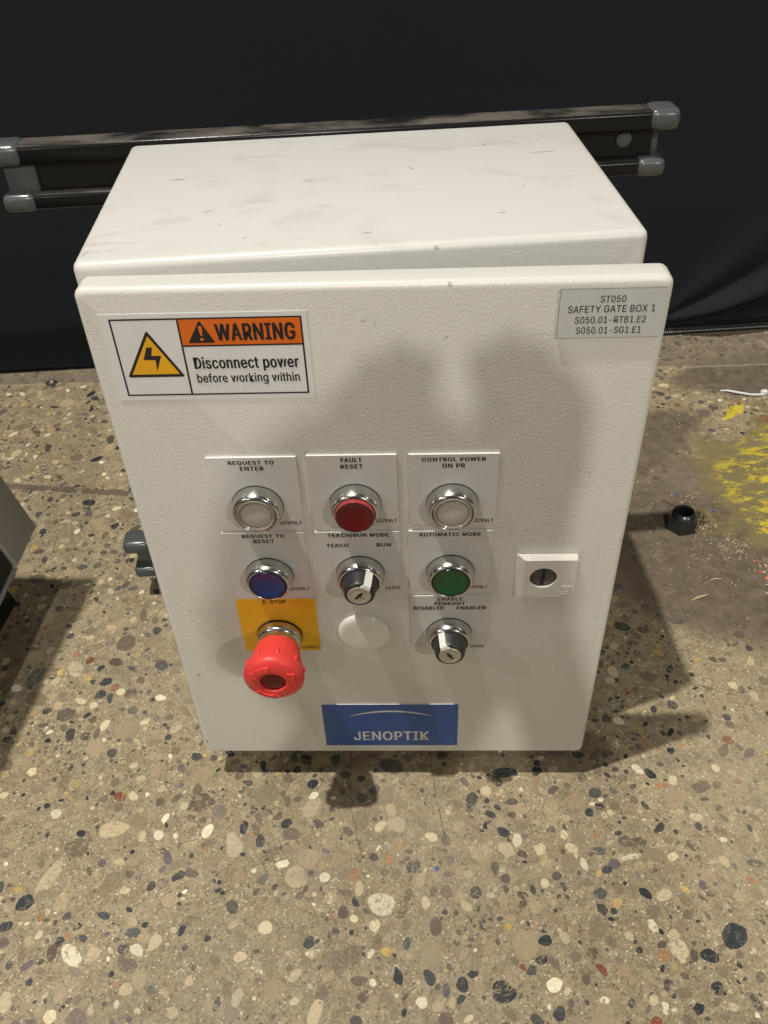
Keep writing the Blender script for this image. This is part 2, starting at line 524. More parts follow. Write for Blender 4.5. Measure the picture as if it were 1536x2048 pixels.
def concrete_material():
    m, nt, p = new_mat('ground_concrete')
    tc = N(nt, 'ShaderNodeTexCoord')
    ob = tc.outputs['Object']
    a = noise_tex(nt, 6, 5, 0.6, ob)
    b = noise_tex(nt, 90, 4, 0.65, ob)
    c = ramp(nt, a.outputs[0], [(0.3, (0.232, 0.186, 0.112)), (0.7, (0.345, 0.290, 0.192))]).outputs[0]
    c = mix(nt, 0.6, c, ramp(nt, b.outputs[0], [(0.3, (0.155, 0.120, 0.066)), (0.72, (0.455, 0.388, 0.262))]).outputs[0])
    vo = N(nt, 'ShaderNodeTexVoronoi', feature='F1')
    vo.inputs['Scale'].default_value = 620
    L(nt, ob, vo.inputs['Vector'])
    sp = N(nt, 'ShaderNodeSeparateColor'); L(nt, vo.outputs['Color'], sp.inputs[0])
    grain = ramp(nt, sp.outputs[0], [(0.0, (0.09, 0.072, 0.05)), (0.07, (0.19, 0.14, 0.078)), (0.5, (0.35, 0.275, 0.165)), (0.84, (0.47, 0.38, 0.24)), (0.95, (0.74, 0.65, 0.46))])
    grain.color_ramp.interpolation = 'CONSTANT'
    near = smooth(nt, vo.outputs['Distance'], 0.55, 0.35)
    c = mix(nt, math_n(nt, 'MULTIPLY', near, 0.72), c, grain.outputs[0])
    w = N(nt, 'ShaderNodeGroup', node_tree=WEAR)
    L(nt, c, w.inputs[0])
    L(nt, w.outputs[0], p.inputs['Base Color'])
    L(nt, w.outputs[1], p.inputs['Roughness'])
    p.inputs['Specular IOR Level'].default_value = 0.35
    bn = N(nt, 'ShaderNodeBump')
    bn.inputs['Strength'].default_value = 0.35
    bn.inputs['Distance'].default_value = 0.0006
    L(nt, b.outputs[0], bn.inputs['Height'])
    L(nt, bn.outputs[0], p.inputs['Normal'])
    return m


def stone_material():
    m, nt, p = new_mat('ground_stones')
    at = N(nt, 'ShaderNodeAttribute', attribute_name='stone_color')
    tc = N(nt, 'ShaderNodeTexCoord')
    nz = noise_tex(nt, 420, 4, 0.65, tc.outputs['Object'])
    k = ramp(nt, nz.outputs[0], [(0.25, (0.72, 0.72, 0.72)), (0.75, (1.2, 1.2, 1.2))]).outputs[0]
    c = mix(nt, 1.0, at.outputs['Color'], k, 'MULTIPLY')
    pit = noise_tex(nt, 260, 4, 0.7, tc.outputs['Object'], 0.8)
    bite = smooth(nt, math_n(nt, 'SUBTRACT', at.outputs['Alpha'], pit.outputs[0]), -0.03, 0.03)
    c = mix(nt, math_n(nt, 'MULTIPLY', bite, 0.85), c, (0.33, 0.255, 0.15))
    vein = noise_tex(nt, 70, 3, 0.6, tc.outputs['Object'], 1.5)
    vv = smooth(nt, math_n(nt, 'ABSOLUTE', math_n(nt, 'SUBTRACT', vein.outputs[0], 0.5)), 0.016, 0.004)
    c = mix(nt, math_n(nt, 'MULTIPLY', vv, 0.22), c, (0.55, 0.48, 0.36))
    w = N(nt, 'ShaderNodeGroup', node_tree=WEAR)
    L(nt, c, w.inputs[0])
    L(nt, w.outputs[0], p.inputs['Base Color'])
    r = math_n(nt, 'SUBTRACT', w.outputs[1], 0.08)
    L(nt, r, p.inputs['Roughness'])
    p.inputs['Specular IOR Level'].default_value = 0.4
    return m


M['concrete'] = concrete_material()
M['stone'] = stone_material()


# ------------------------------------------------------------------ the floor: cement sheet with stones ground flush in it
def build_floor():
    pal = [((0.030, 0.034, 0.038), 20), ((0.055, 0.058, 0.056), 9), ((0.080, 0.072, 0.062), 12), ((0.125, 0.095, 0.068), 15), ((0.17, 0.132, 0.088), 15),
           ((0.24, 0.185, 0.115), 17), ((0.36, 0.28, 0.17), 15), ((0.48, 0.39, 0.24), 13), ((0.62, 0.53, 0.34), 12), ((0.74, 0.67, 0.49), 7),
           ((0.52, 0.36, 0.11), 2.5), ((0.22, 0.070, 0.040), 2), ((0.15, 0.118, 0.118), 5), ((0.36, 0.18, 0.08), 2), ((0.085, 0.095, 0.080), 4)]
    pc = np.array([c for c, _ in pal]); pw = np.array([w for _, w in pal], float); pw /= pw.sum()
    cell = 0.012
    grid = {}
    stones = []

    def inside_any(x, y, r):
        cx, cy = int(x // cell), int(y // cell)
        for i in range(cx - 2, cx + 3):
            for j in range(cy - 2, cy + 3):
                for (a, b, rr) in grid.get((i, j), ()):
                    if (a - x) ** 2 + (b - y) ** 2 < (rr + r) ** 2 * 0.86: return True
        return False

    def scatter(n, x0, x1, y0, y1, rf, elong):
        xs = RNG.uniform(x0, x1, n); ys = RNG.uniform(y0, y1, n); rs = rf(n)
        for x, y, r in zip(xs, ys, rs):
            if noise.noise((x * 7, y * 7, 1.3)) + 0.25 < RNG.uniform(-0.5, 0.35): continue
            if inside_any(x, y, r): continue
            grid.setdefault((int(x // cell), int(y // cell)), []).append((x, y, r))
            stones.append((x, y, r, elong * abs(RNG.normal(0.0, 0.42)) + 1.0))

    scatter(5200, -1.0, 1.2, -0.7, 0.66, lambda n: 0.0043 + 0.0056 * RNG.random(n) ** 2.4, 1.2)
    scatter(42000, -1.0, 1.2, -0.7, 0.66, lambda n: 0.0021 + 0.0027 * RNG.random(n) ** 1.1, 1.2)
    scatter(70000, -1.0, 1.2, -0.7, 0.66, lambda n: 0.0011 + 0.0011 * RNG.random(n) ** 1.3, 1.2)
    scatter(130000, -0.62, 0.66, -0.36, 0.66, lambda n: RNG.uniform(0.0006, 0.0011, n), 1.0)
    verts, faces, cols = [], [], []
    for (x, y, r, el) in stones:
        n = 16 if r > 0.006 else (12 if r > 0.003 else (8 if r > 0.0016 else 6))
        kind = RNG.random()
        if kind > 0.72 and r > 0.0016: n = int(RNG.integers(5, 9))
        a0 = RNG.uniform(0, math.pi)
        ca, sa = math.cos(a0), math.sin(a0)
        ph = RNG.uniform(0, 6.28, 3)
        am = (RNG.uniform(0.02, 0.13), RNG.uniform(0.02, 0.10), RNG.uniform(0.0, 0.06)) if kind < 0.7 else (RNG.uniform(0.08, 0.2), RNG.uniform(0.06, 0.16), RNG.uniform(0.03, 0.10))
        zq = RNG.uniform(0.00006, 0.00022)
        i0 = len(verts)
        sx, sy = r * math.sqrt(el), r / math.sqrt(el)
        for k in range(n):
            t = 2 * math.pi * k / n
            q = 1 + am[0] * math.cos(2 * t + ph[0]) + am[1] * math.cos(3 * t + ph[1]) + am[2] * math.cos(5 * t + ph[2])
            if kind > 0.62: q *= RNG.uniform(0.80, 1.12)
            px, py = sx * q * math.cos(t), sy * q * math.sin(t)
            verts.append((x + px * ca - py * sa, y + px * sa + py * ca, zq))
        faces.append(tuple(range(i0, i0 + n)))
        c = pc[RNG.choice(len(pc), p=pw)] * RNG.uniform(0.82, 1.15)
        cement = np.array((0.315, 0.25, 0.155))
        f = RNG.choice([0.0, 0.25, 0.55, 0.75], p=[0.64, 0.18, 0.11, 0.07])
        if r > 0.006: f = RNG.choice([0.0, 0.35, 0.7], p=[0.55, 0.22, 0.23])
        if r < 0.0012: f = max(f, RNG.choice([0.35, 0.6]))
        cols.append((*(c * (1 - f) + cement * f), RNG.choice([0.0, 0.30, 0.44, 0.54], p=[0.4, 0.3, 0.2, 0.1])))
    nb = len(verts)
    S = 7.0
    verts += [(-S, -S, 0), (S, -S, 0), (S, 2.5, 0), (-S, 2.5, 0)]
    faces.append((nb, nb + 1, nb + 2, nb + 3))
    me = bpy.data.meshes.new('floor')
    me.from_pydata(verts, [], faces)
    me.materials.append(M['concrete'])
    me.materials.append(M['stone'])
    mi = np.ones(len(faces), np.int32); mi[-1] = 0
    me.polygons.foreach_set('material_index', mi)
    at = me.attributes.new('stone_color', 'FLOAT_COLOR', 'FACE')
    cc = np.ones((len(faces), 4), np.float32)
    cc[:-1] = np.array(cols); cc[-1, :3] = 0.3
    at.data.foreach_set('color', cc.ravel())
    me.update()
    o = link(bpy.data.objects.new('floor', me))
    tag(o, kind='structure')


build_floor()


# ------------------------------------------------------------------ black fabric backdrop
def build_curtain():
    root = empty('fabric_backdrop', (0.15, 0.655, 0))
    tag(root, 'black fabric backdrop with creased zipped hem behind the white control box', 'backdrop')
    xs = np.unique(np.concatenate([np.arange(-2.2, 0.28, 0.03), np.arange(0.28, 0.86, 0.004), np.arange(0.88, 2.4, 0.03)]))
    zs = np.unique(np.concatenate([np.array([0.002]), np.arange(0.006, 0.34, 0.004), np.arange(0.36, 2.6, 0.05)]))
    XX, ZZ = np.meshgrid(xs, zs)
    px, pz = 0.405, 0.012
    th = np.degrees(np.arctan2(ZZ - pz, np.maximum(XX - px, 1e-4)))
    rr = np.hypot(XX - px, ZZ - pz)
    amp = np.clip(rr / 0.10, 0, 1) * np.where(XX > px, 1, 0) * np.exp(-rr / 0.55)

    def bump(c, w): return np.exp(-((th - c) / w) ** 2)

    Y = 0.655 + 0.004 * np.sin(XX * 4.1 + 0.6) * np.clip(ZZ * 3, 0, 1) + 0.002 * np.sin(XX * 9.3 + ZZ * 2.0)
    Y = Y - 0.034 * amp * bump(20, 5.0) - 0.016 * amp * bump(6.5, 2.4) - 0.010 * amp * bump(40, 9) + 0.020 * amp * bump(12.5, 3.2)
    Y = Y - 0.004 * np.exp(-ZZ / 0.012)
    nz, nx = XX.shape
    v = np.stack([XX, Y, ZZ], -1).reshape(-1, 3)
    idx = np.arange(nz * nx).reshape(nz, nx)
    f = np.stack([idx[:-1, :-1], idx[:-1, 1:], idx[1:, 1:], idx[1:, :-1]], -1).reshape(-1, 4)
    me = bpy.data.meshes.new('cloth')
    me.from_pydata(v.tolist(), [], f.tolist())
    me.materials.append(M['fabric'])
    me.shade_smooth()
    o = bpy.data.objects.new('cloth', me)
    link(o, root)
    md = o.modifiers.new('thickness', 'SOLIDIFY'); md.thickness = 0.0015; md.offset = 1
    # welted zip along the hem
    bm = bmesh.new()
    rbox(bm, 0.2, 2.3, 0.6445, 0.6495, 0.0008, 0.012, 0.0016, 2)
    obj('zip_tape', bm, M['black'], root, smooth=40)
    z = [c for c in root.children if c.name.startswith('zip_tape')][0]
    bm = bmesh.new()
    x = 0.405
    while x < 0.95:
        box(bm, x, x + 0.0013, 0.6434, 0.6449, 0.0052, 0.0068)
        x += 0.0030
    obj('zip_teeth', bm, M['teeth'], z)


build_curtain()

# ------------------------------------------------------------------ the control box
ROOT = empty('control_box', (0, 0.095, 0))
tag(ROOT, 'white wall enclosure with push buttons, key switches and a red emergency stop on its door', 'control box')


def mm(a): return a / 1000.0


# cabinet body -------------------------------------------------------
D_BODY = 189.6
bm = bmesh.new()
v, fs = box(bm, mm(0), mm(300.2), 0, mm(D_BODY), 0, mm(400))
back = [f for f in fs if all(abs(q.co.y) < 1e-9 for q in f.verts)][0]
bmesh.ops.bevel(bm, geom=list(bm.edges), offset=mm(4.6), segments=5, profile=0.5, affect='EDGES')
front = min((f for f in bm.faces), key=lambda f: f.calc_center_median().y - (1 if f.calc_area() > 0.05 else 0) * 0)
front = [f for f in bm.faces if abs(f.calc_center_median().y) < 1e-6 and f.calc_area() > 0.05][0]
bmesh.ops.inset_region(bm, faces=[front], thickness=mm(44), depth=0)
r = bmesh.ops.extrude_face_region(bm, geom=[front])
ev = [g for g in r['geom'] if isinstance(g, bmesh.types.BMVert)]
bmesh.ops.translate(bm, verts=ev, vec=(0, mm(165), 0))
if front.is_valid: bmesh.ops.delete(bm, geom=[front], context='FACES_ONLY')
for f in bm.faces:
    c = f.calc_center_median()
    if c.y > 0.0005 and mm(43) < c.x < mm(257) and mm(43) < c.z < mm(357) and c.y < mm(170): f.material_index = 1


def scuff(bm, x, y, dx, dy, w, mi, seed):
    rs = random.Random(seed)
    n = 7
    top, bot = [], []
    for k in range(n):
        t = k / (n - 1)
        ww = w * math.sin(math.pi * min(max(t, 0.06), 0.94)) * rs.uniform(0.5, 1.1)
        cx, cy = x + dx * t, y + dy * t + rs.uniform(-0.3, 0.3) * w
        top.append(bm.verts.new((cx, cy + ww, mm(400) + 0.00012)))
        bot.append(bm.verts.new((cx, cy - ww, mm(400) + 0.00012)))
    for k in range(n - 1):
        f = bm.faces.new((bot[k], bot[k + 1], top[k + 1], top[k])); f.material_index = mi


for i, (x, y, dx, dy, w) in enumerate([(36, 116, 10, -0.6, .55), (62, 60, 5, 1.5, .35), (183, 115, 3, -4, .6), (226, 35, 5, .6, .4), (150, 18, 6, .3, .35), (260, 128, 18, 1.5, .3),
                                       (118, 100, 7, 2, .3), (3.5, 8, 4, 8, .5), (245, 70, 3, 4, .3)]):
    scuff(bm, mm(x), mm(y), mm(dx), mm(dy), mm(w), 2, i)
# mitred flange weld, top right
obj('cabinet_body', bm, [M['body'], M['inside'], M['scuff']], ROOT, Matrix.Translation(W(0, 0, 0)), smooth=35)
BODY = ROOT.children[-1]
bm = bmesh.new()
box(bm, mm(4), mm(296), mm(-2.5), mm(0.0) - 0.0002, mm(362), mm(366))
box(bm, mm(4), mm(296), mm(-2.5), mm(0.0) - 0.0002, mm(16), mm(20))
box(bm, mm(4), mm(8), mm(-2.5), mm(0.0) - 0.0002, mm(20.2), mm(361.8))
box(bm, mm(292), mm(296), mm(-2.5), mm(0.0) - 0.0002, mm(20.2), mm(361.8))
obj('gasket', bm, M['gasket'], BODY, Matrix.Translation(W(0, 0, 0)))
bm = bmesh.new()
rbox(bm, mm(70), mm(230), mm(70), mm(150), 0.0, mm(36.9), mm(2), 2)
obj('gland_plate', bm, M['black'], ROOT, Matrix.Translation(W(0, 0, -37)), smooth=35)

# door, a few degrees ajar -------------------------------------------
ANG = -0.08267
ca, sa = math.cos(ANG), math.sin(ANG)
HD, WD, TD = 399.16, 297.78, 17.4
DO = W(3.457, -19.883, -3.445)
MD = Matrix(((ca, -sa, 0, DO.x), (sa, ca, 0, DO.y), (0, 0, 1, DO.z), (0, 0, 0, 1)))   # x along the door, -y out of it, z up
bm = bmesh.new()
rbox(bm, 0, mm(WD), 0, mm(TD), 0, mm(HD), mm(3.6), 5, axis_r=mm(5.5), axis=1)
bk = max(bm.faces, key=lambda f: f.calc_center_median().y * (1 if f.calc_area() > 0.05 else 0))
bmesh.ops.inset_region(bm, faces=[bk], thickness=mm(9), depth=0)
r = bmesh.ops.extrude_face_region(bm, geom=[bk])
bmesh.ops.translate(bm, verts=[g for g in r['geom'] if isinstance(g, bmesh.types.BMVert)], vec=(0, -mm(12), 0))
if bk.is_valid: bmesh.ops.delete(bm, geom=[bk], context='FACES_ONLY')


def dscuff(u, vv, du, dv, w, seed):
    rs = random.Random(seed)
    n = 6
    a, b = [], []
    for k in range(n):
        t = k / (n - 1)
        ww = w * math.sin(math.pi * min(max(t, 0.08), 0.92)) * rs.uniform(0.5, 1.1)
        L_ = math.hypot(du, dv)
        nx, ny = -dv / L_, du / L_
        a.append(bm.verts.new((mm(u + du * t + nx * ww), -0.0001, mm(vv + dv * t + ny * ww))))
        b.append(bm.verts.new((mm(u + du * t - nx * ww), -0.0001, mm(vv + dv * t - ny * ww))))
    for k in range(n - 1):
        f = bm.faces.new((b[k], b[k + 1], a[k + 1], a[k])); f.material_index = 1


for i, s in enumerate([(106.5, 296.5, 3.6, 1.4, .22), (3.2, 17.5, .6, -5, .6), (12, 6, 2.5, -2.2, .5), (270, 280, .3, -1.6, .3), (262, 286, .3, -1.4, .25),
                       (243, 70, 1, .8, .25), (143, 378, 4, 1.5, .25), (150, 375, 1.5, 3, .2), (186, 367, 2, 2.5, .3), (22, 247, .8, .5, .3), (33, 268, .6, .7, .25), (240, 232, -4, 5, .12)]):
    dscuff(*s, seed=i)
DOOR = obj('door', bm, [M['door'], M['scuff']], ROOT, MD, smooth=35)


def on_door(u, v, h=0.0): return MD @ Matrix.Translation((mm(u), -mm(h), mm(v)))


# legend plates ------------------------------------------------------
T_PL = 1.5


def legend(u0, u1, v0, v1, lines, mat, label, tilt=0.0):
    bm = bmesh.new()
    prism(bm, rect(mm(u0), mm(u1), mm(v0), mm(v1)), 0.0001, mm(T_PL), 0, 1)
    p = obj('legend_plate', bm, [mat, M['plate_edge']], ROOT, MD)
    p['label'] = label
    for (s, a, b, c, d) in lines:
        bm = bmesh.new()
        text_into(bm, s, mm(a), mm(b), mm(c), mm(d), mm(T_PL) + 0.00008, bold=0.03 if s[0].isdigit() else 0.06)
        obj('lettering', bm, M['ink'], p, MD)


legend(49.9, 101.8, 239.0, 294.4, [('REQUEST TO', 62.4, 89.0, 289.2, 292.3), ('ENTER', 68.8, 82.7, 285.1, 288.2), ('403PBLT', 87.6, 100.8, 243.2, 246.0)], M['plate'], 'light grey plate reading REQUEST TO ENTER')
legend(107.9, 159.5, 241.0, 295.0, [('FAULT', 127.5, 139.8, 290.2, 293.3), ('RESET', 127.1, 140.1, 285.6, 288.7), ('407PBLT', 145.6, 158.8, 244.2, 247.0)], M['plate'], 'light grey plate reading FAULT RESET')
legend(166.4, 217.9, 242.0, 294.8, [('CONTROL POWER', 173.8, 210.4, 289.9, 292.8), ('ON PB', 185.5, 198.6, 285.3, 288.4), ('232PBLT', 203.6, 216.8, 243.5, 246.2)], M['plate'], 'light grey plate reading CONTROL POWER ON PB')
legend(49.9, 101.2, 178.6, 236.4, [('REQUEST TO', 62.4, 88.8, 232.2, 235.4), ('RESET', 69.0, 82.1, 228.0, 231.2), ('405PBLT', 87.0, 100.3, 186.1, 189.0)], M['plate'], 'light grey plate reading REQUEST TO RESET')
legend(107.8, 159.9, 185.2, 236.4, [('TEACH/RUN MODE', 115.5, 153.4, 232.0, 235.6), ('TEACH', 114.2, 127.9, 224.0, 227.0), ('RUN', 145.4, 154.4, 224.0, 227.2), ('323SS', 149.7, 159.3, 186.2, 188.9)], M['plate'], 'light grey plate reading TEACH/RUN MODE')
legend(165.5, 216.9, 186.4, 236.5, [('AUTOMATIC MODE', 171.8, 209.8, 232.2, 235.3), ('409PBLT', 202.6, 215.7, 186.4, 189.2)], M['plate'], 'light grey plate reading AUTOMATIC MODE')
legend(49.9, 102.9, 126.0, 178.2, [('E-STOP', 68.0, 83.3, 173.6, 177.0), ('223PBLT', 89.1, 102.3, 128.0, 131.0)], M['yellow_plate'], 'yellow plate reading E-STOP')
legend(165.5, 217.9, 128.2, 179.5, [('ENABLE', 183.5, 199.9, 175.0, 178.2), ('PENDANT', 181.5, 201.6, 170.8, 174.0), ('DISABLED', 167.6, 187.8, 166.6, 169.9), ('ENABLED', 196.1, 215.6, 166.5, 169.8), ('326SS', 205.8, 215.4, 128.4, 131.0)], M['plate'], 'light grey plate reading ENABLE PENDANT')

# name plate, top right ----------------------------------------------
bm = bmesh.new()
prism(bm, rect(mm(242.7), mm(294.4), mm(367.6), mm(393.8)), 0.0001, mm(1.9), 0, 1)
p = obj('name_plate', bm, [M['name_plate'], M['dark_edge']], ROOT, MD)
p['label'] = 'light grey plate reading SAFETY GATE BOX 1'
for s, a, b, c, d in [('ST050', 262.3, 274.8, 386.9, 390.6), ('SAFETY GATE BOX 1', 246.9, 289.8, 381.5, 385.4), ('S050.01-RTB1.E2', 251.0, 286.1, 375.6, 379.4), ('S050.01-SG1.E1', 252.1, 284.5, 369.8, 373.6)]:
    bm = bmesh.new()
    text_into(bm, s, mm(a), mm(b), mm(c), mm(d), mm(1.9) + 0.00008, bold=0.012)
    obj('lettering', bm, M['ink'], p, MD)

# warning label ------------------------------------------------------
bm = bmesh.new()
prism(bm, rect(mm(9.8), mm(116.6), mm(333.8), mm(385.2)), 0.0001, 0.00045, 0)
wl = obj('warning_label', bm, M['vinyl'], ROOT, MD)
wl['label'] = 'white, orange and black WARNING label with a lightning triangle'
bm = bmesh.new()
H1, H2, H3 = 0.00053, 0.00061, 0.00069


def flat(bm, pts, h, mi):
    f = bm.faces.new([bm.verts.new((mm(a), -h, mm(b))) for a, b in pts]); f.material_index = mi


def frame(u0, u1, v0, v1, t):
    flat(bm, rect(u0, u1, v1 - t, v1), H1, 0)
    flat(bm, rect(u0, u1, v0, v0 + t), H1, 0)
    flat(bm, rect(u0, u0 + t, v0 + t, v1 - t), H1, 0)
    flat(bm, rect(u1 - t, u1, v0 + t, v1 - t), H1, 0)


frame(15.0, 113.8, 336.6, 382.6, 0.95)
flat(bm, rect(49.7, 50.7, 337.5, 381.7), H1, 0)
flat(bm, rect(50.7, 112.9, 366.0, 367.0), H1, 0)
flat(bm, rect(50.7, 112.9, 367.0, 381.7), H1, 1)


def rtri(a, b, c, rr, n=4):
    """triangle with rounded corners"""
    P = [Vector(a), Vector(b), Vector(c)]
    out = []
    for i in range(3):
        p, q, s = P[i], P[i - 1], P[(i + 1) % 3]
        d1, d2 = (q - p).normalized(), (s - p).normalized()
        s0, s1 = p + d1 * rr, p + d2 * rr
        for k in range(n + 1):
            t = k / n
            out.append(tuple((1 - t) ** 2 * s0 + 2 * t * (1 - t) * p + t * t * s1))
    return out


flat(bm, rtri((33.1, 376.0), (17.6, 348.2), (48.7, 348.2), 1.8), H1, 0)
flat(bm, rtri((33.1, 372.8), (20.4, 350.0), (45.9, 350.0), 0.5), H2, 2)
flat(bm, [(31.3, 366.2), (34.2, 366.2), (32.9, 361.2), (38.1, 361.2), (34.0, 351.8), (34.6, 358.6), (28.2, 358.9)], H3, 0)
flat(bm, rtri((61.4, 381.2), (53.9, 368.2), (68.0, 368.2), 1.0), H2, 0)
flat(bm, [(60.3, 377.2), (60.9, 378.0), (61.6, 378.0), (62.3, 377.2), (61.9, 372.6), (61.3, 372.2), (60.8, 372.6)], H3, 1)
flat(bm, [(61.3 + 0.95 * math.cos(k * math.pi / 5), 370.3 + 0.95 * math.sin(k * math.pi / 5)) for k in range(10)], H3, 1)
text_into(bm, 'WARNING', mm(68.6), mm(110.0), mm(369.1), mm(379.2), H2, 0, bold=0.045)
text_into(bm, 'Disconnect power', mm(54.4), mm(110.0), mm(350.9), mm(360.0), H2, 0, bold=0.03)
text_into(bm, 'before working within', mm(54.6), mm(109.6), mm(342.8), mm(350.0), H2, 0, bold=0.022)
obj('lettering', bm, [M['ink'], M['orange'], M['amber']], wl, MD)

# maker's plate ------------------------------------------------------
bm = bmesh.new()
prism(bm, rect(mm(97.5), mm(199.6), mm(10.8), mm(62.9)), 0.0001, 0.0006, 0, 1)
bp = obj('brand_plate', bm, [M['blue_vinyl'], M['plate_edge']], ROOT, MD)
bp['label'] = 'blue plate with a silver arc and the word JENOPTIK'
bm = bmesh.new()
text_into(bm, 'JENOPTIK', mm(119.6), mm(177.7), mm(17.7), mm(29.3), 0.00068, 0, bold=0.030)
up, dn = [], []
for k in range(25):
    t = k / 24
    u = 118.0 + (179.6 - 118.0) * t
    mid = 55.6 - 6.6 * (2 * t - 1) ** 2
    w = 0.35 + 1.55 * (1 - (2 * t - 1) ** 2)
    up.append((u, mid)); dn.append((u, mid - w))
for k in range(24):
    flat(bm, [dn[k], dn[k + 1], up[k + 1], up[k]], 0.00068, 0)
obj('lettering', bm, M['silver_ink'], bp, MD)


# push buttons -------------------------------------------------------
def bezel_mesh(name):
    bm = bmesh.new()
    prof = [(15.5, 0.05), (15.5, 0.6), (15.3, 0.6), (15.35, 1.6), (15.15, 4.2), (14.7, 6.2), (14.1, 7.7), (13.5, 8.7), (12.9, 9.3), (12.4, 9.45), (12.05, 9.2), (11.9, 8.4), (11.9, 6.5)]
    lathe(bm, [(mm(a), mm(b)) for a, b in prof], 72, [1, 1] + [0] * 11, cap1=True)
    me = bpy.data.meshes.new(name)
    bmesh.ops.recalc_face_normals(bm, faces=bm.faces)
    bm.to_mesh(me); bm.free()
    me.materials.append(M['chrome']); me.materials.append(M['gasket'])
    me.shade_smooth(); me.set_sharp_from_angle(angle=math.radians(50))
    return me


BEZEL = bezel_mesh('bezel')


def push_button(u, v, kind, label):
    mw = on_door(u, v, T_PL)
    b = link(bpy.data.objects.new('push_button', BEZEL), ROOT, mw)
    b['label'] = label
    bm = bmesh.new()
    if kind == 'white':
        prof = [(11.8, 6.6), (11.8, 9.0), (11.5, 9.9), (10.9, 10.1), (10.5, 9.8), (10.0, 9.2), (9.2, 8.9), (8.9, 9.0), (8.6, 9.15), (4.0, 9.3)]
        mis = [0] * 7 + [1] * 3
        mats = [M['lens_clear'], M['lens_white']]
    elif kind == 'red':
        prof = [(11.8, 6.6), (11.8, 11.6), (11.5, 12.3), (10.9, 12.6), (10.2, 12.5), (9.8, 12.3), (4, 12.3)]
        mis = [1, 1, 2, 2, 2, 0, 0]
        mats = [M['lens_red'], M['lens_red_side'], M['rim_red']]
    else:
        prof = [(11.8, 6.6), (11.8, 8.9), (11.5, 9.5), (10.9, 9.7), (10.4, 9.6), (9.9, 9.35), (4, 9.35)]
        mis = [1, 1, 1, 1, 1, 0, 0]
        mats = [M['lens_' + kind], M['rim_' + kind]]
    lathe(bm, [(mm(a), mm(h)) for a, h in prof], 64, mis)
    ln = obj('lens', bm, mats, b, mw, smooth=40)
    ln['label'] = kind + ' lens'


push_button(75.7, 258.4, 'white', 'chrome push button with a clear white lens under REQUEST TO ENTER')
push_button(134.4, 258.7, 'red', 'chrome push button with a raised red lens')
push_button(191.8, 258.2, 'white', 'chrome push button with a clear white lens under CONTROL POWER ON PB')
push_button(75.6, 199.8, 'blue', 'chrome push button with a blue lens')
push_button(191.4, 201.0, 'green', 'chrome push button with a green lens')


# key switches -------------------------------------------------------
def key_switch(u, v, turn, label):
    mw = on_door(u, v, T_PL)
    b = link(bpy.data.objects.new('key_switch', BEZEL), ROOT, mw)
    b['label'] = label
    bm = bmesh.new()
    prof = [(11.7, 6.6), (11.7, 9.6), (11.3, 11.2), (10.4, 15.0), (9.9, 17.8), (9.5, 18.8), (8.7, 19.4), (7.5, 19.5), (7.4, 18.9)]
    lathe(bm, [(mm(a), mm(h)) for a, h in prof], 64)
    kn = obj('knob', bm, M['knob'], b, mw, smooth=40)
    rm = mw @ Matrix.Rotation(-turn, 4, 'Y').inverted() if False else mw @ Matrix.Rotation(turn, 4, 'Y')
    # white pointer lying along the knob's flank
    bm = bmesh.new()
    sec = [(12.7, 8.9), (12.4, 11.5), (11.6, 15.4), (11.0, 18.3), (10.2, 19.8), (8.8, 20.5), (7.3, 20.5)]
    lo = [(10.9, 8.9), (10.5, 11.0), (9.6, 15.0), (9.0, 17.0), (8.6, 18.0), (8.0, 18.6), (7.3, 18.9)]
    wd = [2.35, 2.35, 2.35, 2.35, 2.45, 2.8, 3.7]
    rows = []
    for (ro, ho), (ri, hi), w in zip(sec, lo, wd):
        rows.append([bm.verts.new((mm(-w), -mm(ri and hi), mm(ri))), bm.verts.new((mm(-w * .92), -mm(ho), mm(ro))), bm.verts.new((mm(w * .92), -mm(ho), mm(ro))), bm.verts.new((mm(w), -mm(hi), mm(ri)))])
    for a, c in zip(rows[:-1], rows[1:]):
        for k in range(3): bm.faces.new((a[k], a[k + 1], c[k + 1], c[k]))
    bm.faces.new(rows[0][::-1]); bm.faces.new(rows[-1])
    obj('pointer', bm, M['pointer'], kn, rm, smooth=30)
    bm = bmesh.new()
    lathe(bm, [(mm(a), mm(h)) for a, h in [(7.4, 17), (7.4, 19.7), (7.1, 20.0), (4.6, 20.0), (4.4, 19.9), (4.2, 20.0), (1.5, 20.0)]], 48)
    cy = obj('key_cylinder', bm, M['steel'], kn, mw, smooth=40)
    bm = bmesh.new()
    prism(bm, [(mm(a), mm(c)) for a, c in [(-.95, -3.6), (.75, -3.6), (.75, -.8), (1.7, -.6), (1.5, .5), (.8, .6), (.8, 3.5), (-.85, 3.5), (-.95, 1.2), (-1.7, 1.5), (-1.8, .5), (-.95, .2)]], mm(19.9), mm(20.06))
    obj('keyhole', bm, M['black'], kn, mw @ Matrix.Rotation(turn * 1.25, 4, 'Y'))


key_switch(134.2, 200.8, math.radians(33), 'black key switch with its white pointer turned to RUN')
key_switch(191.5, 142.8, math.radians(-27), 'black key switch with its white pointer turned to DISABLED')

